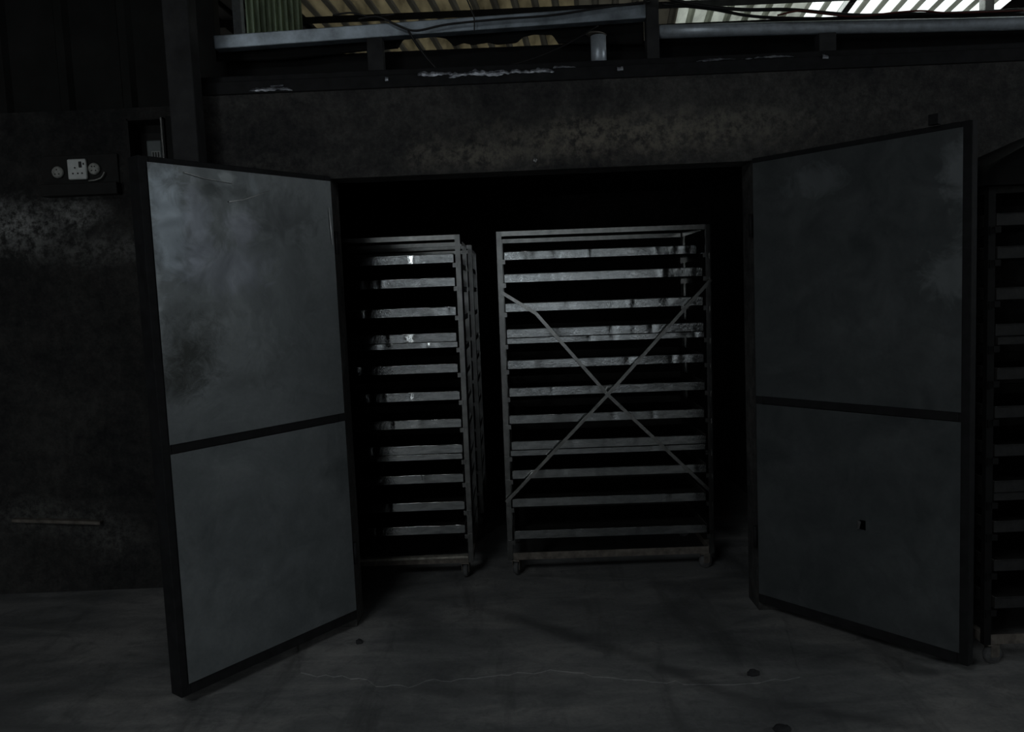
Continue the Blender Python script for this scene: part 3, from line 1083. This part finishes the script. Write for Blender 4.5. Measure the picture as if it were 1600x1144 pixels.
def holes(parent, pts, y, r):
    for hx_, hz_ in pts:
        m = Matrix.Translation((hx_, y, hz_)) @ Matrix.Rotation(math.pi / 2, 4, 'X')
        MB().lathe([(r, -.001), (r, .0015)], 10, m).build('pin_hole', M['hole'], parent)


def plate(cx, cz, hw, hh, m, dy, bev):
    mb = MB()
    mb.box((cx - hw, -.004 - dy, cz - hh), (cx + hw, -.003, cz + hh), bev)
    return mb.build('socket', m, board)


s1 = MB().lathe([(.030, 0), (.030, .012), (.026, .02), (.001, .02)], 24, Matrix.Translation((-33 * k, -.003, -1 * k)) @ Matrix.Rotation(math.pi / 2, 4, 'X')).build('socket', M['grey_plate'], board)
s1['label'] = 'small round grey socket'
holes(s1, [(-33 * k, 2.5 * k), (-36 * k, -4 * k), (-30 * k, -4 * k)], -.0235, .0035)
s2 = plate(-2 * k, 2 * k, 14.5 * k, 15.5 * k, M['white'], .022, .008)
s2['label'] = 'large square white switched socket'
holes(s2, [(-4.5 * k, 4 * k), (-8 * k, -4.5 * k), (-.5 * k, -4.5 * k), (6 * k, -4.5 * k)], -.0265, .0042)
MB().box((2 * k, -.032, 4 * k), (6 * k, -.024, 13 * k), .002).build('switch', M['hole'], s2)
MB().box((8 * k, -.029, 8 * k), (10 * k, -.024, 11 * k), .001).build('indicator', M['hole'], s2)
s3 = MB().lathe([(.030, 0), (.030, .012), (.026, .02), (.001, .02)], 24, Matrix.Translation((23 * k, -.003, 2 * k)) @ Matrix.Rotation(math.pi / 2, 4, 'X')).build('socket', M['grey_plate'], board)
s3['label'] = 'dirty grey socket'
holes(s3, [(21 * k, 5 * k), (25 * k, 5 * k), (20 * k, -1 * k), (26.5 * k, -1 * k)], -.0235, .0035)
mb = MB()
P = [Vector((14 * k, -.02, -16 * k)), Vector((24 * k, -.022, -15.5 * k)), Vector((33 * k, -.024, -13 * k)), Vector((37 * k, -.024, -9 * k)), Vector((39 * k, -.02, -4 * k))]
mb.tube(P, .0035, 8)
mb.build('lead', M['grey_plate'], board)

# meter box with its glazed front
a, b = at(203, 246, 4.12), at(256, 184, 4.12)
bx0, bx1, bz0, bz1 = a.x, b.x, a.z - .12, b.z
box_ = empty('meter_box', ((bx0 + bx1) / 2, LY, bz0))
tag(box_, 'open-fronted dark box holding a grey electricity meter, above the stained door leaf', 'box')
hw = (bx1 - bx0) / 2
hh = bz1 - bz0
mb = MB()
mb.box((-hw, -.14, 0), (-hw + .008, 0, hh))
mb.box((hw - .008, -.14, 0), (hw, 0, hh))
mb.box((-hw, -.14, hh - .008), (hw, 0, hh))
mb.box((-hw, -.14, 0), (hw, 0, .008))
mb.box((-hw, -.008, 0), (hw, 0, hh))
mb.build('case', M['wood'], box_)
MB().box((hw - .014, -.146, 0), (hw - .006, -.139, hh)).build('front_edge', M['rack'], box_)
mt = MB().box((-.030, -.075, .05), (.045, -.01, hh - .095), .006).build('meter', M['meter'], box_)
mb = MB()
mb.box((-.005, -.078, .12), (.040, -.0755, .155), .0)
lb = mb.build('rating_plate', M['label_paper'], mt)
mb = MB()
for i in range(3):
    mb.box((.000 + .013 * i, -.0795, .125), (.007 + .013 * i, -.0781, .150))
mb.build('dial_row', M['hole'], mt)
a2, b2 = at(262, 246, 4.12), at(291, 180, 4.12)
mb = MB().box((a2.x, LY - .13, a2.z - .10), (b2.x, LY, b2.z), .004)
tag(mb.build('switch_box', M['cladding']), 'closed black metal box between the meter box and the corner post', 'box')

# ledge line on the plaster wall
mb = MB()
a, b = at(22, 812, LY - .01), at(160, 816, LY - .01)
mb.bar(a, b, .018, .05, (0, 1, 0), .004)
tag(mb.build('batten', M['dusty']), 'thin pale batten fixed low on the plaster wall below the sockets', 'batten')

# ---------------------------------------------------------------- small things
h_ = at(836, 250, FY - .004)
hk = empty('hook', (h_.x, FY, h_.z))
tag(hk, 'tiny bright metal hook under the flaking patch over the opening', 'hook')
MB().lathe([(.010, -.004), (.010, .003), (.005, .005)], 14, Matrix.Rotation(math.pi / 2, 4, 'X')).build('plate', M['zinc'], hk)
MB().tube([(0, -.004, 0), (0, -.022, -.001), (0, -.028, -.008), (0, -.022, -.016), (0, -.014, -.015)], .003, 8).build('shank', M['zinc'], hk)


def stone(px, py, r, sx, sz, label, seed):
    p = on_floor(px, py)
    mb = MB()
    g = bmesh.ops.create_icosphere(mb.bm, subdivisions=3, radius=1)
    for v in mb.bm.verts:
        n_ = 1 + .35 * noise.noise(v.co * 1.6 + Vector((seed, 0, 0)))
        v.co = Vector((v.co.x * r * sx * n_, v.co.y * r * n_, max(-.9, v.co.z) * r * sz * n_))
    zmin = min(v.co.z for v in mb.bm.verts)
    for v in mb.bm.verts:
        v.co.z -= zmin
    for f in mb.bm.faces:
        f.smooth = True
    o = mb.build('stone', M['stone'])
    o.location = (p.x, p.y, -.003)
    tag(o, label, 'stone')


stone(561, 1006, .013, 1.1, .9, 'small dark stone on the floor at the foot of the stained door leaf', 1)
stone(1177, 1056, .016, 1.4, .8, 'flat dark lump on the floor in front of the torn door leaf', 4)
stone(1222, 1142, .02, 1.5, .6, 'dark fragment on the floor nearest the viewer', 9)
